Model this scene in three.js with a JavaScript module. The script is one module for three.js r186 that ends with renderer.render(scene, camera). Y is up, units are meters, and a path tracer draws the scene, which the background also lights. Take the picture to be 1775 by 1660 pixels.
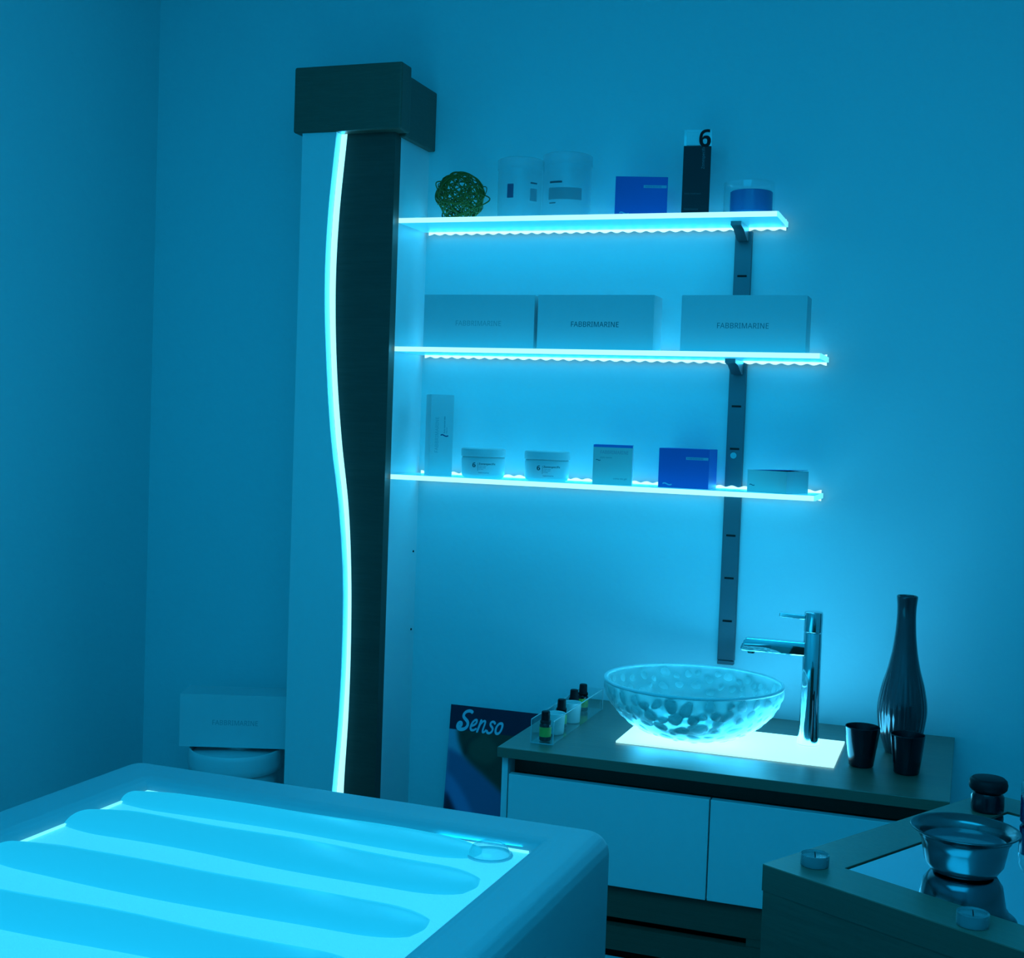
import * as THREE from 'three';
import { RectAreaLightUniformsLib } from 'three/addons/lights/RectAreaLightUniformsLib.js';
import { RoundedBoxGeometry } from 'three/addons/geometries/RoundedBoxGeometry.js';
import { mergeGeometries, toCreasedNormals } from 'three/addons/utils/BufferGeometryUtils.js';
import { FontLoader } from 'three/addons/loaders/FontLoader.js';
import { TextGeometry } from 'three/addons/geometries/TextGeometry.js';

// ---------------------------------------------------------------- camera, light, exposure
RectAreaLightUniformsLib.init();
const scene = new THREE.Scene();
const camera = new THREE.PerspectiveCamera(39.85, 1775 / 1660, 0.05, 30);
camera.rotation.order = 'YXZ';
camera.position.set(1.4676, 1.4814, 3.4);
camera.rotation.set(THREE.MathUtils.degToRad(-2.433), THREE.MathUtils.degToRad(19.304), THREE.MathUtils.degToRad(2.052));
scene.background = new THREE.Color(0x000000);
const renderer = new THREE.WebGLRenderer({ antialias: true });
renderer.toneMapping = THREE.LinearToneMapping;
renderer.toneMappingExposure = 1.0;
renderer.shadowMap.enabled = true;

const rgb = (r, g, b) => new THREE.Color().setRGB(r, g, b);
const CYAN = rgb(0.003, 0.55, 1.0);          // the colour all the light-emitting diodes are set to
const SHELF_FACE = 0.62, SHELF_STRIP = 13, SHELF_EDGE = 12, COLUMN_STRIP = 17, WORKTOP_PANEL = 11, BED_PANEL = 0.8, BED_ROPE = 9, CEILING_PANEL = 3.2;
function rectLight(name, L, w, h, pos, dir, color = CYAN) {
  const l = new THREE.RectAreaLight(color, L, w, h);
  l.name = name; l.position.set(...pos);
  l.lookAt(pos[0] + dir[0], pos[1] + dir[1], pos[2] + dir[2]);
  scene.add(l); return l;
}

// ---------------------------------------------------------------- helpers
let seed = 20240611;
const rnd = () => { seed = (seed + 0x6D2B79F5) | 0; let t = Math.imul(seed ^ (seed >>> 15), 1 | seed); t = (t + Math.imul(t ^ (t >>> 7), 61 | t)) ^ t; return ((t ^ (t >>> 14)) >>> 0) / 4294967296; };
const taken = {};
function numbered(n) { taken[n] = (taken[n] ?? -1) + 1; return taken[n] ? n + '_' + String(taken[n]).padStart(3, '0') : n; }
function tag(o, label, category, group, kind) {
  o.userData.label = label; if (category) o.userData.category = category;
  if (group) o.userData.group = group; if (kind) o.userData.kind = kind; return o;
}
function thing(name, label, category, pos = [0, 0, 0], turn = 0, group) {
  const o = new THREE.Group(); o.name = numbered(name); o.position.set(...pos); o.rotation.y = turn;
  scene.add(o); return tag(o, label, category, group);
}
function part(parent, name, geo, mat, pos, rot, label) {
  const m = new THREE.Mesh(geo, mat); m.name = name;
  if (pos) m.position.set(...pos); if (rot) m.rotation.set(...rot);
  if (label) m.userData.label = label;
  parent.add(m); return m;
}
function struct(name, geo, mat, pos, label, category) {
  const m = new THREE.Mesh(geo, mat); m.name = name; m.position.set(...pos); scene.add(m);
  m.userData.kind = 'structure'; m.userData.label = label; m.userData.category = category; return m;
}
const box = (w, h, d) => new THREE.BoxGeometry(w, h, d);
const rbox = (w, h, d, r = 0.003, s = 2) => new RoundedBoxGeometry(w, h, d, s, r);
const lathe = (pts, n = 48) => new THREE.LatheGeometry(pts.map(p => new THREE.Vector2(...p)), n);
const cyl = (r0, r1, h, n = 40, open = false) => new THREE.CylinderGeometry(r0, r1, h, n, 1, open);
function between(x0, x1, y0, y1, z0, z1, r) {         // a box between two corners: geometry + centre
  const g = r ? rbox(x1 - x0, y1 - y0, z1 - z0, r) : box(x1 - x0, y1 - y0, z1 - z0);
  g.translate((x0 + x1) / 2, (y0 + y1) / 2, (z0 + z1) / 2); return g;
}
function canvasTex(w, h, draw) {
  const c = document.createElement('canvas'); c.width = w; c.height = h;
  const g = c.getContext('2d'); draw(g, w, h);
  const t = new THREE.CanvasTexture(c); t.colorSpace = THREE.SRGBColorSpace; t.magFilter = THREE.LinearFilter; t.anisotropy = 8; return t;
}
function noiseTex(w, h, fn) {                          // grey data texture for bump and grain
  const d = new Uint8Array(w * h * 4);
  for (let y = 0; y < h; y++) for (let x = 0; x < w; x++) {
    const v = Math.max(0, Math.min(255, fn(x, y) * 255)), i = 4 * (y * w + x);
    d[i] = d[i + 1] = d[i + 2] = v; d[i + 3] = 255;
  }
  const t = new THREE.DataTexture(d, w, h); t.wrapS = t.wrapT = THREE.RepeatWrapping; t.magFilter = THREE.LinearFilter; t.needsUpdate = true; return t;
}
function latticeNoise(n) {                             // tiling value noise
  const a = Array.from({ length: n * n }, rnd);
  return (x, y) => {
    x = ((x % n) + n) % n; y = ((y % n) + n) % n;
    const i = Math.floor(x), j = Math.floor(y), s = t => t * t * (3 - 2 * t), u = s(x - i), v = s(y - j), at = (p, q) => a[((q % n) * n) + (p % n)];
    return (at(i, j) * (1 - u) + at(i + 1, j) * u) * (1 - v) + (at(i, j + 1) * (1 - u) + at(i + 1, j + 1) * u) * v;
  };
}
const nA = latticeNoise(32), nB = latticeNoise(64), nC = latticeNoise(128);

// ---------------------------------------------------------------- materials
const std = (o) => new THREE.MeshStandardMaterial(o);
const phys = (o) => new THREE.MeshPhysicalMaterial(o);
const plasterBump = noiseTex(256, 256, (x, y) => 0.45 * nB(x / 4, y / 4) + 0.3 * nC(x / 2, y / 2) + 0.25 * rnd());
plasterBump.repeat.set(3, 3);
const M = {};
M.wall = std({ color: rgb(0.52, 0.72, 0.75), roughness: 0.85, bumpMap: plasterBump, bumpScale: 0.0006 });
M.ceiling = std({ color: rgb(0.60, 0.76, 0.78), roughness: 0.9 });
M.floor = std({ color: rgb(0.28, 0.26, 0.24), roughness: 0.45 });
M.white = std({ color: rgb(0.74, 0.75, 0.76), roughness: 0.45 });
M.whiteSatin = std({ color: rgb(0.72, 0.74, 0.75), roughness: 0.35 });
M.whitePlastic = phys({ color: rgb(0.72, 0.74, 0.75), roughness: 0.4, clearcoat: 0.2, clearcoatRoughness: 0.3 });
const grain = (dark, light) => {                       // dark stained wood: long fine fibres with broader streaks
  const t = canvasTex(512, 512, (g, w, h) => {
    const im = g.createImageData(w, h);
    for (let y = 0; y < h; y++) for (let x = 0; x < w; x++) {
      const f = 0.5 * nB(x / 40, y / 2.2) + 0.3 * nC(x / 14, y / 1.0) + 0.2 * nA(x / 128, y / 16), i = 4 * (y * w + x);
      for (let k = 0; k < 3; k++) im.data[i + k] = dark[k] + (light[k] - dark[k]) * f;
      im.data[i + 3] = 255;
    }
    g.putImageData(im, 0, 0);
  });
  t.wrapS = t.wrapT = THREE.RepeatWrapping; return t;
};
const grainTex = grain([88, 74, 61], [108, 91, 75]);
M.wood = std({ color: 0xffffff, map: grainTex, roughness: 0.42 });
M.woodDark = std({ color: rgb(0.55, 0.55, 0.55), map: grainTex, roughness: 0.5 });
M.woodTop = phys({ color: rgb(1.5, 1.5, 1.5), map: grainTex, roughness: 0.35, clearcoat: 0.55, clearcoatRoughness: 0.38 });
M.black = phys({ color: rgb(0.006, 0.006, 0.008), roughness: 0.5, specularIntensity: 0.35 });
M.blackGloss = phys({ color: rgb(0.007, 0.007, 0.011), roughness: 0.2, specularIntensity: 0.6 });
M.chrome = std({ color: rgb(0.72, 0.74, 0.76), metalness: 1, roughness: 0.06 });
M.steel = std({ color: rgb(0.15, 0.165, 0.17), metalness: 1, roughness: 0.2 });
M.rail = std({ color: rgb(0.15, 0.16, 0.18), metalness: 0.6, roughness: 0.4 });
M.railSlot = std({ color: rgb(0.004, 0.004, 0.004), roughness: 0.9 });
M.mirrorGlass = std({ color: rgb(0.80, 0.82, 0.86), metalness: 1, roughness: 0.03 });
M.clear = phys({ color: rgb(0.93, 0.97, 0.97), roughness: 0.05, transmission: 1, thickness: 0, ior: 1.46 });
M.clearFrost = phys({ color: rgb(0.80, 0.86, 0.88), roughness: 0.25, transmission: 0.8, thickness: 0, ior: 1.4 });
M.card = std({ color: rgb(0.66, 0.68, 0.70), roughness: 0.6 });
M.blueCard = std({ color: rgb(0.02, 0.11, 0.46), roughness: 0.5 });
M.waxWhite = std({ color: rgb(0.75, 0.75, 0.72), roughness: 0.6 });
M.aluminium = std({ color: rgb(0.6, 0.62, 0.64), metalness: 1, roughness: 0.3 });
// what gives off light: the eye sees blown-out pale cyan on the diodes, cyan on the backlit sheets
const glow = (r, g, b, extra = {}) => std({ color: rgb(0.6, 0.6, 0.6), roughness: 0.4, emissive: rgb(r, g, b), emissiveIntensity: 1, ...extra });
M.ledWhite = glow(0.70, 1.25, 1.3);
M.ledEdge = glow(0.50, 1.1, 1.15);
M.ledEnd = glow(0.16, 0.82, 1.0);
M.ledColumn = glow(0.48, 1.05, 1.0);
M.ledPanel = glow(0.50, 1.1, 1.12);
M.bedRope = glow(0.20, 0.92, 1.1);
M.shelfFace = std({ color: rgb(0.75, 0.78, 0.80), roughness: 0.35, emissive: rgb(0.012, 0.31, 0.50), emissiveIntensity: 1 });

// ---------------------------------------------------------------- the room
const XL = -0.884, XR = 2.15, ZF = 4.6, HC = 2.95, T = 0.12;
struct('wall_back', box(XR - XL + 2 * T, HC, T), M.wall, [(XL + XR) / 2, HC / 2, -T / 2], 'smooth white painted wall behind the glowing shelves', 'wall');
struct('wall_left', box(T, HC, ZF), M.wall, [XL - T / 2, HC / 2, ZF / 2], 'smooth white painted wall left of the column', 'wall');
struct('wall_right', box(T, HC, ZF), M.wall, [XR + T / 2, HC / 2, ZF / 2], 'smooth white painted wall on the right, out of view', 'wall');
struct('wall_front', box(XR - XL + 2 * T, HC, T), M.wall, [(XL + XR) / 2, HC / 2, ZF + T / 2], 'smooth white painted wall behind the viewer', 'wall');
struct('ceiling', box(XR - XL + 2 * T, T, ZF + 2 * T), M.ceiling, [(XL + XR) / 2, HC + T / 2, ZF / 2], 'plain white ceiling above the room', 'ceiling');
struct('floor', box(XR - XL + 2 * T, T, ZF + 2 * T), M.floor, [(XL + XR) / 2, -T / 2, ZF / 2], 'dark floor under the furniture', 'floor');

// ---------------------------------------------------------------- ceiling lamp at the near end of the room (out of view; it lights walls and tops evenly)
{
  const o = thing('ceiling_light', 'flat cyan light panel on the ceiling behind the viewer', 'light', [0.9, HC, 3.35]);
  part(o, 'housing', between(-1.12, 1.12, -0.035, -0.0005, -0.82, 0.82, 0.008), M.whitePlastic);
  part(o, 'light_diffuser', between(-1.1, 1.1, -0.039, -0.0355, -0.8, 0.8), std({ color: rgb(0.6, 0.6, 0.6), roughness: 0.5, emissive: rgb(0.02, 0.6, 1.0), emissiveIntensity: 1 }));
  rectLight('ceiling_panel_light', CEILING_PANEL, 2.2, 1.6, [0.9, HC - 0.042, 3.35], [0, -1, 0], rgb(0.002, 0.50, 1.0));
}

// ---------------------------------------------------------------- column with the curved strip of light
{
  const col = thing('decorative_column', 'tall white and dark wood column with a curved glowing line', 'column', [0, 0, 0]);
  const edgeR = [[-0.094, 0], [-0.093, 0.25], [-0.092, 0.485], [-0.085, 0.683], [-0.084, 0.869], [-0.089, 1.055], [-0.103, 1.239], [-0.130, 1.423], [-0.150, 1.607], [-0.161, 1.821], [-0.157, 2.009], [-0.139, 2.237]];
  const edgeL = [[-0.130, 0], [-0.124, 0.25], [-0.112, 0.489], [-0.100, 0.686], [-0.096, 0.873], [-0.100, 1.057], [-0.118, 1.240], [-0.147, 1.422], [-0.166, 1.605], [-0.179, 1.818], [-0.176, 2.005], [-0.157, 2.237]];
  const curve = (e, n = 72) => new THREE.CatmullRomCurve3(e.map(p => new THREE.Vector3(p[0], p[1], 0))).getPoints(n);
  const cR = curve(edgeR), cL = curve(edgeL);
  const ext = (pts, z0, z1, b = 0) => {
    const g = new THREE.ExtrudeGeometry(new THREE.Shape(pts.map(p => new THREE.Vector2(p.x, p.y))), { depth: z1 - z0, bevelEnabled: false });
    g.translate(0, 0, z0); return g;
  };
  const V = (x, y) => ({ x, y });
  part(col, 'body', between(-0.258, 0, 0, 2.24, 0, 0.19), M.white, null, null, 'white side board of the column');
  part(col, 'white_front_board', ext([V(-0.258, 0), ...cL, V(-0.258, 2.237)], 0.19, 0.253), M.white, null, null, 'white front board with curved edge');
  part(col, 'dark_front_board', ext([V(0, 0), V(0, 2.237), ...cR.slice().reverse()], 0.19, 0.225), M.woodDark, null, null, 'dark wood front board with curved edge');
  part(col, 'light_strip', ext([...cL, ...cR.slice().reverse()], 0.195, 0.224), M.ledColumn, null, null, 'curved strip of pale cyan light');
  const cap = part(col, 'capital_board', between(-0.282, 0.030, 2.228, 2.400, 0.200, 0.262, 0.006), M.wood, null, null, 'dark wood board across the top of the column');
  part(col, 'capital_return', between(-0.258, 0.018, 2.221, 2.382, 0, 0.200, 0.004), M.wood, null, null, 'dark wood return running back to the wall');
  for (const [y, z] of [[1.114, 0.023], [0.895, 0.021]]) part(col, 'pin_hole', cyl(0.003, 0.003, 0.002, 12), M.railSlot, [0.001, y, z], [0, 0, Math.PI / 2]);
  for (let i = 0; i < 24; i++) {
    const a = cL[i * 3], b = cL[i * 3 + 3], c = cR[i * 3], d = cR[i * 3 + 3];
    const mx = (a.x + b.x + c.x + d.x) / 4, my = (a.y + b.y) / 2;
    rectLight('column_light', COLUMN_STRIP, 0.009, b.y - a.y, [mx, my, 0.226], [0, 0, 1], rgb(0.004, 0.54, 1.0));
  }
}

// ---------------------------------------------------------------- glowing shelves
const SH = [{ y: 2.0104, x1: 0.991, at: 'topmost' }, { y: 1.6725, x1: 1.1064, at: 'middle' }, { y: 1.333, x1: 1.1077, at: 'lowest' }];
const TH = 0.0125, SD = 0.1895;
const shelfLabels = ['topmost glowing acrylic shelf under the wire ball and clear jars', 'middle glowing acrylic shelf carrying three long cartons', 'lowest glowing acrylic shelf carrying the small jars and cartons'];
SH.forEach((s, i) => {
  const t = thing('glass_shelf', shelfLabels[i], 'shelf', [0, s.y, 0], 0, 'glowing wall shelves');
  part(t, 'light_panel', between(0.001, s.x1, -TH, 0, 0.014, SD - 0.003), M.shelfFace, null, null, 'translucent shelf board');
  part(t, 'light_edge', between(0.001, s.x1, -TH, 0, SD - 0.003, SD), M.ledEdge, null, null, 'bright front edge');
  part(t, 'end_light', between(s.x1, s.x1 + 0.003, -TH, 0, 0.014, SD), M.ledEnd, null, null, 'bright end edge');
  // row of diodes behind the board: a strip whose lower and upper outline is scalloped, one bulge for each diode
  const sh = new THREE.Shape(), pitch = 0.0312, n = Math.floor((s.x1 - 0.02) / pitch), N = n * 10;
  const wave = k => 0.0042 * Math.pow(Math.abs(Math.cos(Math.PI * k / 10)), 1.6);
  for (let k = 0; k <= N; k++) { const x = 0.012 + (s.x1 - 0.014) * k / N; k ? sh.lineTo(x, 0.0035 + wave(k)) : sh.moveTo(x, 0.0035 + wave(k)); }
  for (let k = N; k >= 0; k--) sh.lineTo(0.012 + (s.x1 - 0.014) * k / N, -TH - 0.0035 - wave(k));
  const strip = thing('led_strip', ['scalloped row of white-hot diodes behind the topmost shelf', 'scalloped row of white-hot diodes behind the middle shelf', 'scalloped row of white-hot diodes behind the lowest shelf'][i], 'light', [0, s.y, 0.0005], 0, 'diode strips behind the shelves');
  part(strip, 'light_tape', new THREE.ExtrudeGeometry(sh, { depth: 0.0035, bevelEnabled: false }), M.ledWhite, [0, 0, 0.0095], null, 'scalloped glowing tape');
  part(strip, 'carrier', between(0.012, s.x1 - 0.002, -TH - 0.0034, 0.0034, 0, 0.009), M.white, null, null, 'white carrier rail against the wall');
  const cx = s.x1 / 2, L = s.x1 - 0.03;
  rectLight('shelf_strip_light_below', SHELF_STRIP, L, 0.006, [cx, s.y - TH - 0.004, 0.0150], [0, 0, 1]);
  rectLight('shelf_strip_light_above', SHELF_STRIP, L, 0.006, [cx, s.y + 0.004, 0.0150], [0, 0, 1]);
  rectLight('shelf_edge_light', SHELF_EDGE, L, TH, [cx, s.y - TH / 2, SD + 0.002], [0, 0, 1]);
  rectLight('shelf_face_light_above', SHELF_FACE, L, 0.165, [cx, s.y + 0.001, 0.10], [0, 1, 0]);
  rectLight('shelf_face_light_below', SHELF_FACE, L, 0.165, [cx, s.y - TH - 0.001, 0.10], [0, -1, 0]);
});

// ---------------------------------------------------------------- wall rail with slots and brackets
{
  const r = thing('shelf_rail', 'grey slotted metal rail on the wall behind the shelves', 'rail', [0.883, 0, 0]);
  part(r, 'rail_body', between(-0.022, 0.022, 0.888, 1.99, 0.0, 0.013, 0.002), M.rail);
  part(r, 'end_cap', between(-0.021, 0.021, 0.878, 0.888, 0.0, 0.018, 0.002), M.rail);
  for (const y of [1.876, 1.765, 1.544, 1.435, 1.212, 1.102, 0.991]) part(r, 'slot', between(-0.012, 0.012, -0.0025, 0.0025, 0, 0.0012), M.railSlot, [0, y, 0.0128]);
  part(r, 'screw', cyl(0.008, 0.008, 0.003, 20), M.chrome, [-0.002, 1.418, 0.0142], [Math.PI / 2, 0, 0]);
  for (const s of SH.slice(0, 2)) {                     // a tapering arm under each shelf with a flat foot at its tip
    const sh = new THREE.Shape();
    sh.moveTo(0.008, -0.034); sh.lineTo(0.008, 0); sh.lineTo(0.126, 0); sh.lineTo(0.126, -0.010); sh.lineTo(0.085, -0.014); sh.lineTo(0.03, -0.034); sh.lineTo(0.008, -0.034);
    const g = new THREE.ExtrudeGeometry(sh, { depth: 0.026, bevelEnabled: false }); g.rotateY(-Math.PI / 2); g.translate(0.013, 0, 0);
    part(r, 'bracket', g, M.rail, [0, s.y - TH - 0.0008, 0.006]);
  }
}

// ---------------------------------------------------------------- printed things on the shelves
const font = await new FontLoader().loadAsync('fonts/droid/droid_sans_bold.typeface.json');
const faceMat = (tex, o = {}) => std({ color: 0xffffff, map: tex, roughness: 0.55, ...o });
const plainSide = (m) => [m, m, m, m, m, m];
function carton(name, label, w, h, d, x, y, z, turn, mat, front, group, extra) {
  const o = thing(name, label, 'box', [x, y, z], turn, group);
  const mats = plainSide(mat); if (front) mats[4] = front;
  if (extra?.left) mats[1] = extra.left;
  const b = part(o, 'carton_body', box(w, h, d), mats, [0, h / 2, 0]);
  part(o, 'lid_flap', between(-w / 2 + 0.0005, w / 2 - 0.0005, h, h + 0.0009, -d / 2 + 0.001, d / 2 - 0.0005), extra?.lid ?? mat);
  return o;
}
// the grey-white of the card is written as its own background in each print
const CARD = '#d5d7d9';
const printLong = (alpha) => canvasTex(1024, 480, (g, w, h) => {
  g.fillStyle = CARD; g.fillRect(0, 0, w, h); g.globalAlpha = alpha;
  g.fillStyle = '#3a4652'; g.font = '62px sans-serif'; g.textAlign = 'center'; g.textBaseline = 'middle'; g.fillText('FABBRIMARINE', w / 2, h * 0.525);
});
const longCards = [
  [0.215, 0.098, 0.020, 0.30, 'pale long carton with faint lettering nearest the column'],
  [0.535, 0.100, -0.01, 0.9, 'pale long carton with the darkest lettering, in the middle'],
  [0.912, 0.100, 0.00, 0.7, 'pale long carton in front of the wall rail'],
];
for (const [x, z, turn, a, label] of longCards)
  carton('long_carton', label, 0.308, 0.141, 0.085, x, SH[1].y, z, turn, M.card, faceMat(printLong(a)), 'long cartons on the middle shelf');
carton('long_carton', 'pale long carton lying on top of the white bin', 0.305, 0.145, 0.12, -0.4500, 0.5562, 0.172, 0.36, M.card, faceMat(printLong(0.35)), 'long cartons on the middle shelf').userData.group = 'cartons in the corner';

// --- lowest shelf
const Y3 = SH[2].y;
const wave = (g, x, y, s, c) => { g.strokeStyle = c; g.lineWidth = s * 0.22; g.lineCap = 'round'; g.beginPath(); g.moveTo(x, y); g.bezierCurveTo(x + s * 0.5, y - s * 0.35, x + s * 0.8, y + s * 0.45, x + s * 1.5, y + s * 0.12); g.stroke(); };
{
  const front = canvasTex(256, 836, (g, w, h) => {
    g.fillStyle = CARD; g.fillRect(0, 0, w, h);
    g.save(); g.translate(92, 600); g.rotate(-Math.PI / 2); g.fillStyle = '#aab4ba'; g.font = '54px sans-serif'; g.fillText('FABBRIMARINE', 0, 0); g.restore();
    g.save(); g.translate(164, 395); g.rotate(-Math.PI / 2); g.fillStyle = '#33506b'; g.font = '20px sans-serif'; g.fillText('Body Intensive Milk', 0, 0); g.font = '14px sans-serif'; g.fillText('body care', 0, 24); g.restore();
    wave(g, 120, 415, 52, '#16306e');
  });
  carton('tall_carton', 'tall pale carton standing next to the column', 0.062, 0.216, 0.062, 0.098, Y3, 0.098, 0.62, M.card, faceMat(front), null);
}
function creamJar(x, z, label) {
  const o = thing('cream_jar', label, 'jar', [x, Y3, z], 0, 'cream jars with number six');
  const R = 0.0585;
  part(o, 'jar_body', lathe([[0, 0], [R - 0.010, 0], [R - 0.004, 0.003], [R - 0.001, 0.012], [R, 0.050], [R - 0.002, 0.0525], [R - 0.002, 0.056], [0, 0.056]]), M.whitePlastic);
  part(o, 'lid', lathe([[0, 0.056], [R - 0.001, 0.056], [R + 0.0012, 0.0575], [R + 0.0012, 0.074], [R - 0.001, 0.0775], [R - 0.004, 0.0785], [0, 0.0785]]), M.whitePlastic);
  const tex = canvasTex(512, 256, (g, w, h) => {
    g.fillStyle = '#dfe1e3'; g.fillRect(0, 0, w, h);
    g.fillStyle = '#101c26'; g.font = 'bold 118px sans-serif'; g.fillText('6', 40, 118);
    g.fillRect(140, 34, 5, 150); g.font = 'bold 50px sans-serif'; g.fillText('Zonespecific', 158, 70, 290);
    g.fillStyle = '#44586a'; g.font = '22px sans-serif'; g.fillText('crema corpo', 158, 104); g.fillText('body cream', 158, 132); g.fillText('all skins', 158, 160);
    g.fillStyle = '#2c4254'; g.font = '30px sans-serif'; g.fillText('Fabbrimarine', 150, 228, 240);
  });
  const a = 1.36, lab = new THREE.CylinderGeometry(R + 0.0006, R + 0.0004, 0.036, 32, 1, true, 0.42 - a / 2, a);
  part(o, 'printed_label', lab, std({ map: tex, roughness: 0.45, side: THREE.DoubleSide }), [0, 0.0275, 0], null, 'dark print with a bold six');
}
creamJar(0.232, 0.108, 'white cream jar beside the tall carton, left of the two jars');
creamJar(0.410, 0.108, 'white cream jar beside the small square carton, right of the two jars');
{
  const sq = canvasTex(512, 484, (g, w, h) => {
    g.fillStyle = '#c4cdc9'; g.fillRect(0, 0, w, h);
    g.fillStyle = '#3b78c8'; g.fillRect(0, 0, w, 26);
    g.fillStyle = '#b59aa8'; g.font = '58px sans-serif'; g.fillText('FABBRIMARINE', 90, 106, 370);
    g.fillStyle = '#87949a'; g.font = '26px sans-serif'; g.fillText('phyto marine', 90, 160); wave(g, 40, 182, 36, '#3c5266');
    g.fillStyle = '#4c6472'; g.font = '28px sans-serif'; g.fillText('crema viso gel', 270, 418, 200);
  });
  carton('square_carton', 'small square pale carton with blue top on the lowest shelf', 0.1, 0.1, 0.085, 0.586, Y3, 0.098, 0.22, M.card, faceMat(sq), null, { lid: M.blueCard });
  const blue = (w, h) => canvasTex(w, h, (g) => {
    g.fillStyle = '#265fb4'; g.fillRect(0, 0, w, h);
    g.fillStyle = '#7fb2c6'; g.fillRect(w * 0.54, h * 0.2, w * 0.44, h * 0.07);
    g.fillStyle = '#2d5f92'; g.font = `${Math.round(h * 0.06)}px sans-serif`; g.fillText('FABBRIMARINE', w * 0.56, h * 0.258, w * 0.4);
    wave(g, w * 0.1, h * 0.9, w * 0.11, '#8fb8cf');
  });
  M.blueSide = std({ color: 0x265fb4, roughness: 0.5 });
  carton('blue_carton', 'royal blue carton on the lowest shelf beside the wall rail', 0.128, 0.098, 0.105, 0.778, Y3, 0.0805, 0.0, M.blueSide, faceMat(blue(512, 392)), 'royal blue cartons');
  carton('blue_carton', 'royal blue carton on the topmost shelf between the clear jars and tall bottle case', 0.131, 0.1, 0.09, 0.631, SH[0].y, 0.092, 0.24, M.blueSide, faceMat(blue(512, 392)), 'royal blue cartons');
  const low = canvasTex(512, 260, (g, w, h) => { g.fillStyle = '#c4cdc9'; g.fillRect(0, 0, w, h); wave(g, 34, 176, 40, '#3c5266'); });
  const lo = carton('low_carton', 'low flat pale carton turned cornerwise at the shelf end', 0.112, 0.054, 0.1, 1.008, Y3, 0.098, -0.42, M.card, faceMat(low), null, { lid: M.blueSide });
  { const lid = lo.children[1]; lid.rotation.z = 0.035; lid.position.y += 0.0006; }
}

// --- topmost shelf
const Y1 = SH[0].y;
{ // ball of loosely wound wire
  const strands = [], R = 0.064;
  for (let i = 0; i < 36; i++) {
    const ax = new THREE.Vector3(rnd() - 0.5, rnd() - 0.5, rnd() - 0.5).normalize(), q = new THREE.Quaternion().setFromUnitVectors(new THREE.Vector3(0, 0, 1), ax);
    const off = (rnd() - 0.5) * 1.05 * R, rr = Math.sqrt(R * R - off * off) * (0.93 + 0.09 * rnd()), a = rnd() * 0.1, b = rnd() * 6.28, pts = [];
    const n = 22;
    for (let k = 0; k < n; k++) {
      const t = 2 * Math.PI * k / n, w = 1 + 0.03 * Math.sin(2 * t + b) + 0.012 * (rnd() - 0.5);
      pts.push(new THREE.Vector3(rr * Math.cos(t) * w, rr * Math.sin(t) * w, off + 0.006 * Math.sin(2 * t + b)).applyQuaternion(q));
    }
    if (i > 32) pts.forEach(p => { p.multiplyScalar(1.02); p.x *= 1.16; });
    strands.push(new THREE.TubeGeometry(new THREE.CatmullRomCurve3(pts, true), 48, 0.0012 + 0.0007 * rnd(), 6, true));
  }
  const ball = new THREE.Mesh(mergeGeometries(strands), std({ color: rgb(0.22, 0.15, 0.015), roughness: 0.6 }));
  ball.name = 'wire_ball'; ball.position.set(0.137, Y1 + 0.0685, 0.1); scene.add(ball);
  tag(ball, 'yellow-green ball of wound wire on the topmost shelf', 'ornament');
}
function clearJar(x, r, h, label, labels) {
  const o = thing('clear_jar', label, 'jar', [x, Y1, 0.1], 0, 'clear jars on the topmost shelf');
  part(o, 'jar_wall', lathe([[0, 0.001], [r - 0.004, 0.001], [r, 0.006], [r, h - 0.03], [r - 0.001, h - 0.028]]), M.clearFrost);
  part(o, 'lid', lathe([[r - 0.0005, h - 0.028], [r + 0.002, h - 0.027], [r + 0.002, h - 0.003], [r - 0.001, h], [0, h]]), M.clearFrost);
  for (const [a, w, y, hh, c] of labels)
    part(o, 'printed_label', new THREE.CylinderGeometry(r + 0.0006, r + 0.0006, hh, 20, 1, true, a - w / 2, w), std({ color: c, roughness: 0.5, side: THREE.DoubleSide }), [0, y, 0]);
}
clearJar(0.3065, 0.0595, 0.158, 'slimmer clear jar with a small dark label, next to the wire ball', [[-0.12, 0.30, 0.070, 0.036, rgb(0.10, 0.12, 0.22)], [0.95, 0.36, 0.062, 0.032, rgb(0.34, 0.36, 0.40)], [0.95, 0.34, 0.092, 0.004, rgb(0.12, 0.13, 0.16)]]);
clearJar(0.4340, 0.0630, 0.166, 'wider clear jar with a broad band label on the topmost shelf', [[0.22, 1.45, 0.060, 0.030, rgb(0.36, 0.38, 0.42)], [-0.18, 0.55, 0.089, 0.005, rgb(0.10, 0.11, 0.14)], [-0.3, 0.3, 0.036, 0.003, rgb(0.2, 0.22, 0.25)]]);
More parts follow.
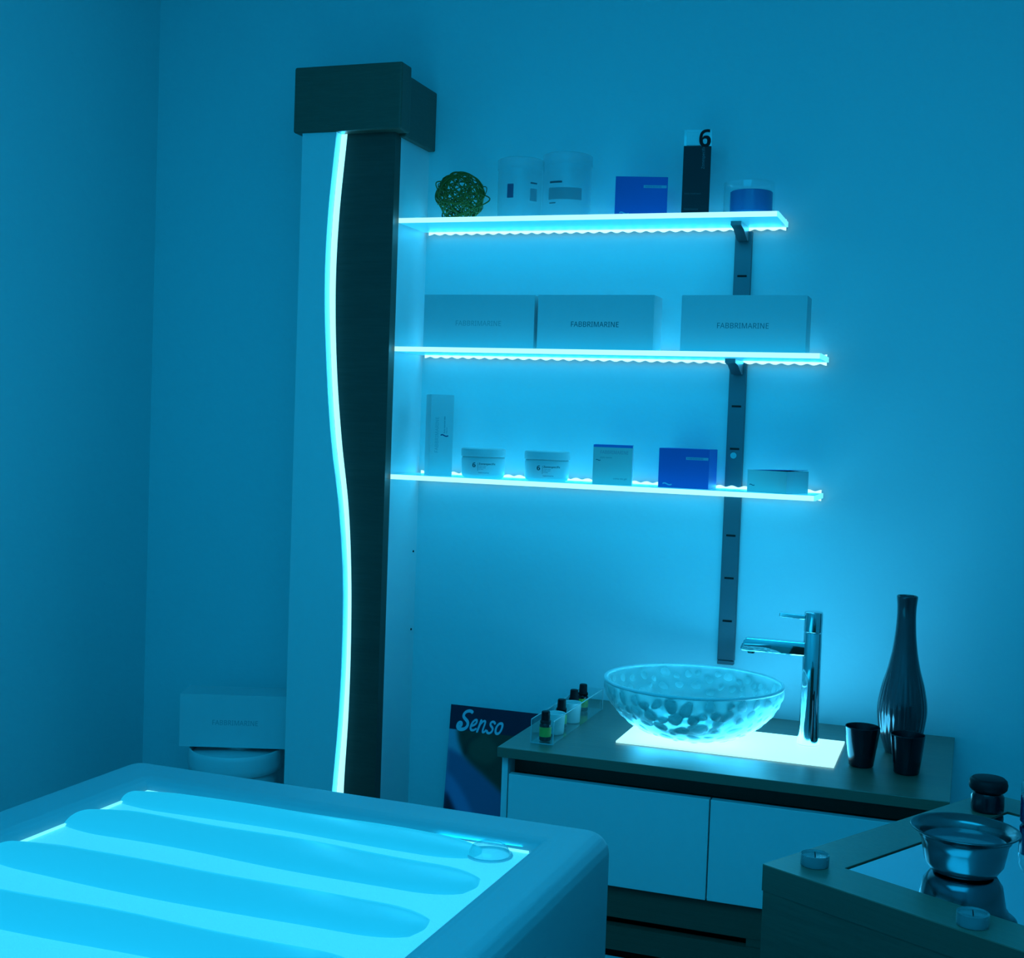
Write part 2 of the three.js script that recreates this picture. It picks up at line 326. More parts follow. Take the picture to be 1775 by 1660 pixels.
{
  const o = thing('bottle_case', 'tall dark bottle case marked with a large six', 'bottle', [0.772, Y1, 0.095], 0.2);
  const w = 0.068, h = 0.214, hb = 0.171;
  part(o, 'clear_case', between(-w / 2, w / 2, hb + 0.0035, h, -w / 2, w / 2), M.clear);
  const tex = canvasTex(256, 640, (g, cw, ch) => {
    g.fillStyle = '#141019'; g.fillRect(0, 0, cw, ch);
    g.save(); g.translate(198, 210); g.rotate(-Math.PI / 2); g.fillStyle = '#6f8288'; g.font = '38px sans-serif'; g.fillText('Zonespecific', 0, 0); g.restore();
    g.fillStyle = '#5a666c'; g.font = '22px sans-serif'; g.fillText('body treatment', 22, 446); g.fillText('Fabbrimarine', 22, 590);
  });
  const mats = plainSide(M.blackGloss); mats[4] = faceMat(tex, { roughness: 0.55 });
  part(o, 'bottle_body', box(w, hb, w), mats, [0, hb / 2 + 0.003, 0], null, 'dark bottle with small print');
  part(o, 'pump_cover', rbox(w - 0.012, h - hb - 0.010, w - 0.012, 0.002), phys({ color: rgb(0.80, 0.86, 0.88), roughness: 0.5, transmission: 0.45, thickness: 0 }), [0, (h + hb) / 2 + 0.001, 0], null, 'pale translucent top');
  const tg = new TextGeometry('6', { font, size: 0.043, depth: 0.0008, curveSegments: 8 }); tg.computeBoundingBox();
  part(o, 'number_print', tg, M.black, [0.001, hb + 0.0012, w / 2 + 0.0003], null, 'large dark six');
}
{
  const o = thing('low_jar', 'low clear jar with a blue cup inside at the shelf end', 'jar', [0.907, Y1, 0.1], 0);
  const r = 0.063, h = 0.085;
  part(o, 'jar_wall', lathe([[0, 0.001], [r - 0.003, 0.001], [r, 0.004], [r, h - 0.004], [r - 0.002, h], [0, h]]), M.clear);
  part(o, 'blue_cup', lathe([[0, 0.008], [0.050, 0.008], [0.052, 0.012], [0.052, 0.060], [0.050, 0.062], [0, 0.062]]), std({ color: rgb(0.06, 0.17, 0.42), roughness: 0.35 }), [0.006, 0, 0], null, 'blue inner cup');
}

// ---------------------------------------------------------------- washstand
const WX0 = 0.487, WX1 = 1.4515, WZ = 0.615, WY = 0.75;
{
  const c = thing('washstand', 'white washstand cabinet with two plain doors and a dark niche', 'cabinet', [0, 0, 0]);
  const x0 = 0.484, x1 = 1.448, zf = 0.590;
  part(c, 'side_panel', between(x0, x0 + 0.014, 0, 0.7265, 0.003, zf), M.whiteSatin);
  part(c, 'side_panel', between(x1 - 0.014, x1, 0, 0.7265, 0.003, zf), M.whiteSatin);
  part(c, 'grip_rail', between(x0 + 0.014, x1 - 0.014, 0.680, 0.7265, 0.1, zf - 0.05), M.woodDark, null, null, 'dark recessed strip above the doors');
  part(c, 'carcass', between(x0 + 0.014, x1 - 0.014, 0.47, 0.679, 0.003, zf - 0.021), M.woodDark);
  part(c, 'door', between(x0 + 0.0165, 0.9605, 0.464, 0.685, zf - 0.02, zf, 0.0015), M.whiteSatin);
  part(c, 'door', between(0.9635, x1 - 0.0165, 0.464, 0.685, zf - 0.02, zf, 0.0015), M.whiteSatin);
  part(c, 'dark_front', between(x0 + 0.0165, x1 - 0.0165, 0.388, 0.4625, zf - 0.040, zf - 0.020), M.wood, null, null, 'dark wood board under the doors');
  part(c, 'gap_end', between(1.049, x1 - 0.0165, 0.3705, 0.3875, zf - 0.040, zf - 0.021), M.wood);
  part(c, 'dark_rail', between(x0 + 0.0165, x1 - 0.0165, 0.316, 0.370, zf - 0.040, zf - 0.016), M.wood, null, null, 'dark wood rail below the shadow gap');
  part(c, 'gap_back', between(x0 + 0.0165, x1 - 0.0165, 0.300, 0.4635, 0.10, zf - 0.075), M.black);
  part(c, 'lower_front', between(x0 + 0.014, x1 - 0.014, 0.07, 0.2995, zf - 0.02, zf), M.whiteSatin);
  part(c, 'plinth', between(x0 + 0.02, x1 - 0.02, 0, 0.0695, 0.05, zf - 0.05), M.black);
  const top = new THREE.Mesh(between(WX0 - 0.007, WX1, WY - 0.023, WY, 0.002, WZ, 0.0015), M.woodTop); top.name = 'worktop'; scene.add(top);
  tag(top, 'dark brown wooden worktop of the washstand', 'worktop');
  // sheet of light let into the worktop
  const px0 = 0.712, px1 = 1.206, pz0 = 0.195, pz1 = 0.449;
  const lp = thing('light_panel', 'glowing white panel under the glass basin and tap', 'light', [0, WY, 0]);
  part(lp, 'light_diffuser', between(px0, px1, 0.0002, 0.004, pz0, pz1), M.ledPanel);
  rectLight('worktop_panel_light', WORKTOP_PANEL, px1 - px0, pz1 - pz0, [(px0 + px1) / 2, WY + 0.0055, (pz0 + pz1) / 2], [0, 1, 0], rgb(0.03, 0.55, 1.0));
}

// ---------------------------------------------------------------- glass basin with pebble relief
const PANELTOP = WY + 0.004;
{
  const b = thing('glass_basin', 'round frosted glass basin with pebble relief on the lit panel', 'basin', [0.862, PANELTOP + 0.0005, 0.318]);
  const prof = [], out = t => [0.060 + (0.212 - 0.060) * Math.pow(Math.sin(t * Math.PI / 2), 0.92), 0.128 * Math.pow(1 - Math.cos(t * Math.PI / 2), 0.80)];
  prof.push([0.0005, 0]);
  for (let i = 0; i <= 22; i++) prof.push(out(i / 22));
  prof.push([0.2105, 0.1315], [0.205, 0.1315]);
  for (let i = 22; i >= 0; i--) { const p = out(i / 22); prof.push([Math.max(0.001, p[0] - 0.009), p[1] + 0.0085 * (1 - i / 26)]); }
  prof.push([0.0005, 0.0085]);
  M.basin = phys({ color: rgb(0.80, 0.94, 0.94), roughness: 0.34, transmission: 0.82, thickness: 0, ior: 1.45 });
  part(b, 'bowl', lathe(prof, 72), M.basin, null, null, 'frosted glass bowl');
  const rim = new THREE.TorusGeometry(0.2085, 0.0045, 10, 80); rim.rotateX(Math.PI / 2);
  part(b, 'rim', rim, phys({ color: rgb(0.9, 0.97, 0.97), roughness: 0.35, transmission: 0.1, thickness: 0, ior: 1.5 }), [0, 0.1310, 0]);
  const geos = [0, 1, 2].map(() => { const g = new THREE.SphereGeometry(1, 12, 7), p = g.attributes.position, a = rnd() * 6; for (let i = 0; i < p.count; i++) { const th = Math.atan2(p.getZ(i), p.getX(i)), f = 1 + 0.10 * Math.sin(2 * th + a) + 0.08 * Math.sin(3 * th + 2 * a); p.setX(i, p.getX(i) * f); p.setZ(i, p.getZ(i) * f); } g.computeVertexNormals(); return g; });
  const pm = [[0.52, 0.72, 0.72], [0.62, 0.80, 0.80], [0.72, 0.88, 0.88]].map(c => phys({ color: rgb(...c), roughness: 0.6, transmission: 0.5, thickness: 0, ior: 1.4 }));
  const placed = [];
  for (let tries = 0; tries < 9000 && placed.length < 170; tries++) {
    const t = 0.14 + 0.78 * Math.sqrt(rnd()), th = rnd() * Math.PI * 2, [r, y] = out(t), s = 0.012 + 0.014 * rnd();
    const P = new THREE.Vector3(Math.cos(th) * r, y, Math.sin(th) * r);
    if (placed.some(q => q.p.distanceTo(P) < (q.s + s) * 0.80)) continue;
    placed.push({ p: P, s });
    const [r2, y2] = out(t + 0.01), nr = new THREE.Vector3((y2 - y) * Math.cos(th), -(r2 - r), (y2 - y) * Math.sin(th)).normalize();
    const m = part(b, 'glass_pebble', geos[placed.length % 3], pm[Math.floor(rnd() * 3)], P.clone().addScaledVector(nr, -0.0048).toArray());
    m.quaternion.setFromUnitVectors(new THREE.Vector3(0, 1, 0), nr); m.rotateY(rnd() * 6.28); m.scale.set(s, 0.0064, s * (0.7 + 0.3 * rnd()));
  }
}

// ---------------------------------------------------------------- tap
{
  const f = thing('tap', 'tall chrome basin tap with flat lever on the lit panel', 'tap', [1.128, PANELTOP, 0.263]);
  part(f, 'tap_body', lathe([[0, 0], [0.0255, 0], [0.0262, 0.004], [0.0240, 0.02], [0.0222, 0.06], [0.0216, 0.12], [0.0212, 0.262], [0, 0.262]], 56), M.chrome);
  part(f, 'tap_head', lathe([[0, 0.264], [0.0210, 0.264], [0.0214, 0.266], [0.0214, 0.309], [0.0200, 0.312], [0, 0.312]], 56), M.chrome);
  const ls = rbox(0.066, 0.0115, 0.016, 0.003, 3);
  part(f, 'lever', ls, M.chrome, [-0.046, 0.2985, 0], [0, 0, -0.03]);
  const sp = new THREE.Shape(); sp.moveTo(0, -0.0125); sp.lineTo(-0.146, -0.0125); sp.quadraticCurveTo(-0.152, -0.0125, -0.150, -0.007); sp.lineTo(-0.143, 0.0095); sp.quadraticCurveTo(-0.141, 0.0125, -0.137, 0.0125); sp.lineTo(0, 0.0125);
  const sg = new THREE.ExtrudeGeometry(sp, { depth: 0.016, bevelEnabled: true, bevelSize: 0.004, bevelThickness: 0.005, bevelSegments: 5 }); sg.translate(0, 0, -0.008);
  part(f, 'spout', toCreasedNormals(sg, 0.6), M.chrome, [-0.012, 0.2235, 0]);
  part(f, 'aerator', cyl(0.009, 0.008, 0.005, 24), M.steel, [-0.142, 0.2045, 0]);
}
// ---------------------------------------------------------------- vase and tumblers
{
  const h = 0.363, prof = [[0, 0], [0.030, 0], [0.036, 0.006], [0.048, 0.045], [0.0545, 0.090], [0.0535, 0.120], [0.046, 0.160], [0.036, 0.200], [0.029, 0.235], [0.024, 0.275], [0.0215, 0.315], [0.0218, 0.340], [0.0238, h], [0.0212, h], [0.0195, 0.335], [0.019, 0.30], [0.021, 0.26]];
  const cv = new THREE.CatmullRomCurve3(prof.map(p => new THREE.Vector3(p[0], p[1], 0)), false, 'catmullrom', 0.4).getPoints(110);
  const g = new THREE.LatheGeometry(cv.map(p => new THREE.Vector2(Math.max(0, p.x), p.y)), 168), p = g.attributes.position;
  for (let i = 0; i < p.count; i++) {
    const y = p.getY(i), r = Math.hypot(p.getX(i), p.getZ(i)), a = Math.atan2(p.getZ(i), p.getX(i));
    const k = THREE.MathUtils.smoothstep(y, 0.01, 0.05) * (1 - THREE.MathUtils.smoothstep(y, 0.15, 0.20)); if (r > 0.03) { const f = 1 + 0.024 * k * Math.abs(Math.cos(14 * a)); p.setX(i, p.getX(i) * f); p.setZ(i, p.getZ(i) * f); }
  }
  g.computeVertexNormals();
  const v = new THREE.Mesh(g, phys({ color: rgb(0.035, 0.035, 0.042), roughness: 0.14, metalness: 0.2, clearcoat: 0.6, clearcoatRoughness: 0.08 }));
  v.name = 'ribbed_vase'; v.position.set(1.334, WY, 0.228); scene.add(v); tag(v, 'dark glossy bottle vase with ribbed belly', 'vase');
}
function tumbler(x, z, label, r0, r1, h) {
  const o = new THREE.Mesh(lathe([[0, 0], [r0 - 0.003, 0], [r0, 0.003], [r1 - 0.0004, h - 0.002], [r1 - 0.001, h], [r1 - 0.0028, h - 0.001], [r0 - 0.003, 0.008], [0, 0.008]], 56), M.blackGloss);
  o.name = numbered('tumbler'); o.position.set(x, WY, z); scene.add(o); tag(o, label, 'cup', 'black tumblers');
}
tumbler(1.2600, 0.400, 'black tumbler beside the lit panel, nearer the tap', 0.0265, 0.0385, 0.089);
tumbler(1.3570, 0.418, 'black tumbler in front of the ribbed vase', 0.0275, 0.0375, 0.086);

// ---------------------------------------------------------------- clear caddy with oil bottles and measuring cups
{
  const c = thing('oil_caddy', 'narrow clear acrylic tray holding oil bottles at the worktop end', 'tray', [0, WY, 0]);
  const x0 = 0.536, x1 = 0.589, z0 = 0.122, z1 = 0.545, h = 0.055, t = 0.0025;
  M.acrylicEdge = std({ color: rgb(0.45, 0.55, 0.58), roughness: 0.25 });
  part(c, 'base', between(x0, x1, 0.0003, t, z0, z1), M.clear);
  part(c, 'wall_panel', between(x0, x1, t, h, z1 - t, z1), M.clear); part(c, 'wall_panel', between(x0, x1, t, h, z0, z0 + t), M.clear);
  part(c, 'wall_panel', between(x0, x0 + t, t, h, z0 + t, z1 - t), M.clear); part(c, 'wall_panel', between(x1 - t, x1, t, h, z0 + t, z1 - t), M.clear);
  const e = 0.0009, eg = [between(x0 - e, x0 + e, 0.001, h, z1 - e, z1 + e), between(x1 - e, x1 + e, 0.001, h, z1 - e, z1 + e), between(x0, x1, 0.0005, 0.0022, z1 - e, z1 + e), between(x0 - e, x0 + e, h - e, h + e, z0, z1), between(x1 - e, x1 + e, h - e, h + e, z0, z1), between(x1 - e, x1 + e, 0.001, h, z0 - e, z0 + e)];
  part(c, 'polished_edges', mergeGeometries(eg), M.acrylicEdge, null, null, 'pale polished edges');
  const bottle = (x, z, label, y = WY + 0.003) => {
    const o = thing('oil_bottle', label, 'bottle', [x, y, z], 0, 'oil bottles in the clear tray');
    part(o, 'glass_body', lathe([[0, 0], [0.0115, 0], [0.0135, 0.002], [0.0135, 0.036], [0.011, 0.041], [0.008, 0.043], [0, 0.043]], 28), M.blackGloss);
    part(o, 'paper_label', new THREE.CylinderGeometry(0.0138, 0.0138, 0.022, 28, 1, true), std({ color: rgb(0.42, 0.50, 0.06), roughness: 0.6, side: THREE.DoubleSide }), [0, 0.021, 0], null, 'yellow-green label');
    part(o, 'screw_cap', lathe([[0, 0.0405], [0.0125, 0.0405], [0.0125, 0.046], [0.0105, 0.0475], [0.0098, 0.066], [0.0085, 0.068], [0, 0.068]], 24), M.black);
  };
  bottle(0.561, 0.517, 'dark oil bottle with yellow-green label at the front of the clear tray');
  bottle(0.5545, 0.372, 'dark oil bottle just behind the front white cup');
  bottle(0.5480, 0.246, 'dark oil bottle behind the rear white cup');
  bottle(0.5490, 0.168, 'dark oil bottle at the wall end of the clear tray');
  const cup = (x, z, label) => {
    const o = new THREE.Mesh(lathe([[0, 0], [0.0185, 0], [0.0190, 0.0015], [0.0215, 0.047], [0.0222, 0.048], [0.0216, 0.0495], [0.0200, 0.048], [0.0175, 0.003], [0, 0.003]], 40), phys({ color: rgb(0.86, 0.9, 0.9), roughness: 0.5, transmission: 0.3, thickness: 0 }));
    o.name = numbered('measuring_cup'); o.position.set(x, WY + 0.003, z); scene.add(o); tag(o, label, 'cup', 'white measuring cups');
  };
  cup(0.5624, 0.440, 'small white measuring cup behind the front oil bottle');
  cup(0.5624, 0.306, 'small white measuring cup farther back in the clear tray');
}

// ---------------------------------------------------------------- leaning poster
{
  const tex = canvasTex(768, 1536, (g, w, h) => {
    g.fillStyle = '#86a7bd'; g.fillRect(0, 0, w, h); g.filter = 'blur(13px)';
    // soft print of a figure with dark hair, plain shapes only
    g.fillStyle = '#47668c'; g.beginPath(); g.moveTo(0, 260); g.quadraticCurveTo(150, 300, 330, 440); g.lineTo(768, 640); g.lineTo(768, 1536); g.lineTo(0, 1536); g.fill();
    g.fillStyle = '#2b3628'; g.beginPath(); g.moveTo(52, 120); g.quadraticCurveTo(60, 260, 150, 330); g.quadraticCurveTo(260, 400, 420, 520); g.lineTo(768, 700); g.lineTo(768, 120); g.fill();
    g.fillStyle = '#3f4c3a'; g.beginPath(); g.ellipse(222, 238, 112, 84, 0.5, 0, 7); g.fill();
    g.strokeStyle = '#161d16'; g.lineWidth = 18; g.beginPath(); g.moveTo(205, 160); g.quadraticCurveTo(105, 190, 118, 290); g.stroke();
    g.fillStyle = '#5a86b4'; g.beginPath(); g.moveTo(0, 400); g.quadraticCurveTo(90, 430, 260, 740); g.lineTo(130, 725); g.quadraticCurveTo(60, 560, 0, 520); g.fill();
    g.fillStyle = '#0c1530'; g.beginPath(); g.moveTo(0, 510); g.quadraticCurveTo(60, 590, 128, 720); g.lineTo(768, 790); g.lineTo(768, 1536); g.lineTo(0, 1536); g.fill();
    g.filter = 'none'; g.fillStyle = '#0b1336'; g.fillRect(0, 0, w, 146);
    // hand-lettered brush script
    g.save(); g.translate(46, 146); g.scale(0.60, 0.72); g.transform(1, 0.02, -0.28, 1, 0, 0); g.strokeStyle = '#a9cfdd'; g.lineCap = 'round'; g.lineJoin = 'round';
    const st = (lw, ...c) => { g.lineWidth = lw * 1.4; g.beginPath(); g.moveTo(c[0], c[1]); for (let i = 2; i < c.length; i += 6) g.bezierCurveTo(c[i], c[i + 1], c[i + 2], c[i + 3], c[i + 4], c[i + 5]); g.stroke(); };
    st(20, 118, -158, 92, -176, 34, -160, 36, -124, 40, -92, 112, -92, 108, -46);
    st(22, 108, -46, 104, -6, 40, 4, 14, -16, -8, -34, 4, -66, 26, -60, 42, -56, 44, -36, 30, -30);
    st(15, 146, -44, 180, -52, 206, -74, 192, -96, 172, -112, 140, -70, 146, -36, 150, -8, 178, -4, 206, -26);
    st(17, 238, -100, 236, -66, 232, -34, 228, -8); st(14, 232, -50, 244, -82, 268, -112, 284, -96, 296, -80, 270, -12, 294, -8, 304, -8, 312, -18, 316, -26);
    st(15, 392, -92, 376, -112, 344, -106, 346, -84, 350, -60, 394, -62, 384, -28, 374, 0, 336, -2, 330, -22);
    st(16, 458, -100, 424, -100, 412, -60, 420, -32, 428, -4, 464, -4, 474, -40, 482, -74, 478, -100, 458, -100);
    g.restore();
  });
  const w = 0.342, h = 0.704, o = thing('leaning_poster', 'poster headed Senso leaning on the wall beside the washstand', 'poster', [0.305, 0.0005, 0.112]);
  const tilt = new THREE.Group(); const plain = std({ color: rgb(0.5, 0.55, 0.6), roughness: 0.6 }), mats = plainSide(plain); mats[4] = faceMat(tex, { roughness: 0.4 });
  const g = box(w, h, 0.004); g.translate(0, h / 2, 0); part(o, 'printed_board', g, mats, null, [-0.115, 0, 0]);
}

// ---------------------------------------------------------------- white bin in the corner
{
  const o = thing('waste_bin', 'round white bin in the corner left of the column', 'bin', [-0.447, 0, 0.192]);
  part(o, 'bin_body', lathe([[0, 0], [0.100, 0], [0.105, 0.004], [0.116, 0.47], [0.116, 0.49], [0.112, 0.49], [0.101, 0.01], [0, 0.01]], 56), M.whitePlastic);
  part(o, 'bin_rim', lathe([[0.1165, 0.488], [0.1265, 0.492], [0.1290, 0.510], [0.1290, 0.536], [0.1265, 0.548], [0.1225, 0.550], [0.1195, 0.545], [0.1195, 0.492], [0.1165, 0.488]], 64), M.whitePlastic);
  part(o, 'bin_lid', lathe([[0, 0.545], [0.11, 0.540], [0.119, 0.536], [0.119, 0.532], [0, 0.532]], 56), M.whitePlastic);
  part(o, 'lid_knob', cyl(0.03, 0.035, 0.012, 32), M.whitePlastic, [0, 0.5495, -0.02]);
}

// ---------------------------------------------------------------- lit water bed
{
  const W = 0.985, L = 1.95, H = 0.80, bed = thing('water_bed', 'white box bed with glowing blue water mattress', 'bed', [-0.062, 0, 1.213], -0.030);
  const rr = (s, x0, y0, x1, y1, r) => { s.moveTo(x0 + r, y0); s.lineTo(x1 - r, y0); s.quadraticCurveTo(x1, y0, x1, y0 + r); s.lineTo(x1, y1 - r); s.quadraticCurveTo(x1, y1, x1 - r, y1); s.lineTo(x0 + r, y1); s.quadraticCurveTo(x0, y1, x0, y1 - r); s.lineTo(x0, y0 + r); s.quadraticCurveTo(x0, y0, x0 + r, y0); return s; };
  const B = 0.036, i0 = 0.094, i1 = 0.912, k0 = 0.098, k1 = L - 0.09;
  const sh = rr(new THREE.Shape(), B, B, W - B, L - B, 0.012); sh.holes.push(rr(new THREE.Path(), i0 - 0.0, k0 - 0.0, i1 + 0.0, k1, 0.02));
  const fg = new THREE.ExtrudeGeometry(sh, { depth: H - B - 0.03, bevelEnabled: true, bevelSize: B, bevelThickness: B, bevelSegments: 14, curveSegments: 10 });
  // lie the outline down: shape x -> x, shape y -> z, depth -> up
  fg.rotateX(Math.PI / 2); fg.scale(1, -1, 1);
  { const idx = fg.index; const p = fg.attributes.position; if (!idx) for (let i = 0; i < p.count; i += 3) { for (const a of [fg.attributes.position, fg.attributes.normal]) for (let k = 0; k < 3; k++) { const t = a.getComponent(i + 1, k); a.setComponent(i + 1, k, a.getComponent(i + 2, k)); a.setComponent(i + 2, k, t); } } }
  fg.deleteAttribute('normal'); fg.computeVertexNormals();
  fg.computeBoundingBox(); fg.translate(0, -fg.boundingBox.min.y, 0); const hh = fg.boundingBox.max.y - fg.boundingBox.min.y; fg.scale(1, H / hh, 1);
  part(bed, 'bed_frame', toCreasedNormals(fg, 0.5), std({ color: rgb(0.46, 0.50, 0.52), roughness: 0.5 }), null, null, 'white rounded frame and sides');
  const yM = 0.780;
  const bump = noiseTex(256, 256, (x, y) => 0.6 * nC(x, y) + 0.4 * rnd()); bump.repeat.set(6, 12);
  M.membrane = std({ color: rgb(0.42, 0.50, 0.52), roughness: 0.35, emissive: rgb(0.035, 0.48, 0.74), emissiveIntensity: 1, bumpMap: bump, bumpScale: 0.0012 });
  M.chamber = std({ color: rgb(0.32, 0.40, 0.42), roughness: 0.3, emissive: rgb(0.006, 0.33, 0.52), emissiveIntensity: 1 });
  part(bed, 'light_membrane', between(i0 - 0.03, i1 + 0.03, yM - 0.02, yM, k0 - 0.03, k1 + 0.03), M.membrane, null, null, 'bright backlit sheet between the water chambers');
  const chamber = (zc, hw, x0, x1, h) => {
    const nu = 64, nv = 18, pos = [], ind = [];
    for (let i = 0; i <= nu; i++) for (let j = 0; j <= nv; j++) {
      const u = i / nu, v = j / nv * 2 - 1, eL = Math.min(1, u * (x1 - x0) / 0.11), e = Math.min((1 - u) * (x1 - x0) / 0.09, 1);
      const taper = Math.pow(Math.sin(e * Math.PI / 2), 0.32) * (0.66 + 0.34 * Math.sin(eL * Math.PI / 2)), w = hw * taper * (1 + 0.05 * Math.sin(9 * u + 7 * zc));
      pos.push(x0 + (x1 - x0) * u, yM - 0.004 + h * taper * Math.pow(1 - v * v, 0.62) + 0.0008 * Math.sin(14 * u + 20 * zc), zc + w * v + 0.004 * Math.sin(5 * u + 11 * zc));
    }
    for (let i = 0; i < nu; i++) for (let j = 0; j < nv; j++) { const a = i * (nv + 1) + j, b = a + nv + 1; ind.push(a, a + 1, b, b, a + 1, b + 1); }
    const g = new THREE.BufferGeometry(); g.setAttribute('position', new THREE.Float32BufferAttribute(pos, 3)); g.setIndex(ind); g.computeVertexNormals();
    part(bed, 'glowing_chamber', g, M.chamber, null, null, 'long water-filled ridge of the mattress');
  };
  for (const [zc, hw] of [[0.172, 0.050], [0.314, 0.067], [0.504, 0.065], [0.694, 0.060], [0.886, 0.060], [1.08, 0.056], [1.27, 0.056], [1.46, 0.056], [1.65, 0.056]]) chamber(zc, hw, i0 + 0.016, i1 - 0.048 - (zc < 0.2 ? 0.052 : 0), 0.020);
  // thin rope of light round the foot of the rim
  const q = B - 0.004, rope = [between(i0 + q, i0 + q + 0.005, yM, yM + 0.003, k0 + q, k1 - q), between(i0 + q + 0.005, i1 - q - 0.005, yM, yM + 0.003, k0 + q, k0 + q + 0.005)];
  part(bed, 'light_rope', mergeGeometries(rope), M.bedRope, null, null, 'thin bright line of light along the foot of the rim');
  // drain dome near the far right corner
  const d = part(bed, 'drain_dome', lathe([[0, 0.022], [0.018, 0.021], [0.028, 0.016], [0.034, 0.006], [0.036, 0]], 40), phys({ color: rgb(0.75, 0.92, 0.92), roughness: 0.12, transmission: 0.7, thickness: 0, ior: 1.45 }), [0.822, yM, 0.172], null, 'clear plastic drain dome');
  const ring = new THREE.TorusGeometry(0.036, 0.003, 8, 40); ring.rotateX(Math.PI / 2);
  part(d, 'dome_ring', ring, M.whitePlastic, [0, 0.001, 0]);
  bed.updateMatrixWorld();
  const P = new THREE.Vector3((i0 + i1) / 2, 0.795, (k0 + k1) / 2).applyMatrix4(bed.matrixWorld);
  const ropeAt = (x, z) => new THREE.Vector3(x, yM + 0.006, z).applyMatrix4(bed.matrixWorld).toArray();
  rectLight('bed_rope_light_side', BED_ROPE, k1 - k0 - 0.1, 0.006, ropeAt(i0 + q + 0.006, (k0 + k1) / 2), [-0.7, 0.7, 0]);
  rectLight('bed_rope_light_end', BED_ROPE, i1 - i0 - 0.1, 0.006, ropeAt((i0 + i1) / 2, k0 + q + 0.006), [0, 0.7, -0.7]);
  const l = rectLight('bed_light', BED_PANEL, i1 - i0 - 0.02, k1 - k0 - 0.02, P.toArray(), [0, 1, 0]); l.rotation.z -= 0.0;
}

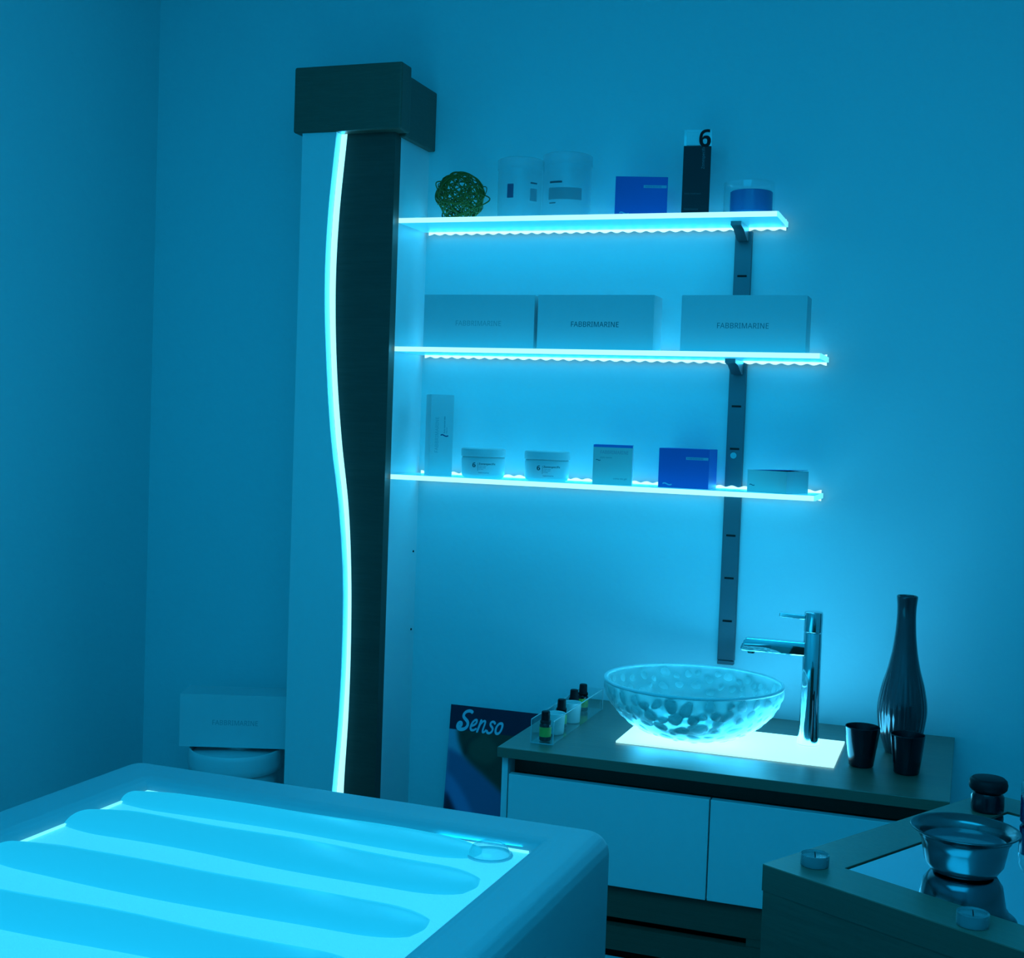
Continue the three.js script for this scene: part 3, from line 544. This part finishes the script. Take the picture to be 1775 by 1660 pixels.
// ---------------------------------------------------------------- trolley with mirror top
{
  const turn = -Math.atan2(0.479, 0.878), H = 0.90, o = thing('trolley', 'dark wooden trolley with inset mirror top', 'trolley', [1.223, 0, 1.623], turn);
  const Wd = 0.62, D = 0.60, b = 0.077, t = 0.036;
  // local x runs along the near edge, local -z towards the wall
  const ring = (y0, y1) => mergeGeometries([between(0, Wd, y0, y1, -b, 0), between(0, Wd, y0, y1, -D, -D + b), between(0, b, y0, y1, -D + b, -b), between(Wd - b, Wd, y0, y1, -D + b, -b)]);
  const edgeWood = std({ color: rgb(0.72, 0.72, 0.72), map: grainTex, roughness: 0.5 });
  part(o, 'top_border', ring(H - t, H - 0.0015), edgeWood, null, null, 'dark wood frame of the top');
  part(o, 'top_veneer', ring(H - 0.0015, H), M.woodTop, null, null, 'lacquered upper face of the frame');
  part(o, 'mirror_inset', between(b + 0.002, Wd - b - 0.002, H - 0.012, H - 0.002, -D + b + 0.002, -b - 0.002), M.mirrorGlass, null, null, 'mirror glass plate');
  part(o, 'inset_bed', between(b, Wd - b, H - t, H - 0.013, -D + b, -b), M.black);
  part(o, 'body', between(0.0012, Wd - 0.0012, 0.06, H - t, -D + 0.0012, -0.0012), edgeWood);
  part(o, 'plinth', between(0.03, Wd - 0.03, 0, 0.06, -D + 0.03, -0.03), M.black);
  o.updateMatrixWorld();
  const at = (e1, e2, y = H) => new THREE.Vector3(e1, y, -e2).applyMatrix4(o.matrixWorld).toArray();
  const tea = (e1, e2, label) => {
    const c = thing('tealight', label, 'candle', at(e1, e2), 0, 'tealights on the trolley');
    part(c, 'tin_cup', lathe([[0, 0], [0.0185, 0], [0.019, 0.001], [0.0192, 0.0155], [0.0187, 0.016], [0.0182, 0.0155], [0.0180, 0.0125], [0, 0.0120]], 40), phys({ color: rgb(0.5, 0.58, 0.6), roughness: 0.2, transmission: 0.75, thickness: 0 }));
    part(c, 'wax', cyl(0.0176, 0.0174, 0.009, 32), std({ color: rgb(0.26, 0.28, 0.28), roughness: 0.5 }), [0, 0.0060, 0]);
    part(c, 'wick', cyl(0.0006, 0.0008, 0.008, 8), M.black, [0, 0.0145, 0], [0, 0, 0.12]);
  };
  tea(0.046, 0.053, 'tealight near the left corner of the trolley');
  tea(0.290, 0.027, 'tealight on the near border of the trolley in front of the steel bowl');
  const bw = thing('steel_bowl', 'shiny steel bowl on the mirror inset', 'bowl', at(0.180, 0.203, H - 0.002 + 0.0004));
  part(bw, 'bowl_wall', lathe([[0, 0], [0.036, 0], [0.044, 0.003], [0.0515, 0.014], [0.0555, 0.035], [0.0570, 0.043], [0.0600, 0.047], [0.0610, 0.052], [0.0690, 0.0565], [0.0715, 0.0585], [0.0708, 0.0600], [0.0680, 0.0588], [0.0595, 0.0545], [0.0580, 0.050], [0.0550, 0.045], [0.0500, 0.016], [0.043, 0.005], [0, 0.003]], 72), M.steel);
  part(bw, 'water', cyl(0.0545, 0.0545, 0.0010, 48), phys({ color: rgb(0.10, 0.13, 0.15), roughness: 0.04 }), [0, 0.0425, 0], null, 'still water in the bowl');
  const jr = thing('lidded_jar', 'dark jar with wide black lid at the trolley edge', 'jar', at(0.055, 0.500));
  part(jr, 'jar_body', lathe([[0, 0], [0.0225, 0], [0.0245, 0.002], [0.0250, 0.006], [0.0250, 0.024], [0.0215, 0.029], [0.0205, 0.033], [0, 0.033]], 44), M.blackGloss);
  part(jr, 'lid', lathe([[0, 0.0325], [0.0255, 0.0325], [0.0285, 0.036], [0.0295, 0.043], [0.0280, 0.049], [0.0240, 0.0525], [0, 0.0535]], 44), M.black);
  const bt = thing('serum_bottle', 'dark blue bottle with clear shoulder at the picture edge', 'bottle', at(0.138, 0.500));
  part(bt, 'bottle_body', lathe([[0, 0], [0.024, 0], [0.0265, 0.003], [0.0265, 0.042], [0, 0.042]], 44), phys({ color: rgb(0.015, 0.02, 0.07), roughness: 0.2, clearcoat: 0.5 }));
  part(bt, 'clear_shoulder', lathe([[0.0265, 0.042], [0.0265, 0.058], [0.021, 0.070], [0.012, 0.076], [0.012, 0.088], [0, 0.088]], 44), M.clear);
}

scene.traverse(o => { if (o.isMesh) { o.castShadow = true; o.receiveShadow = true; } });
renderer.render(scene, camera);
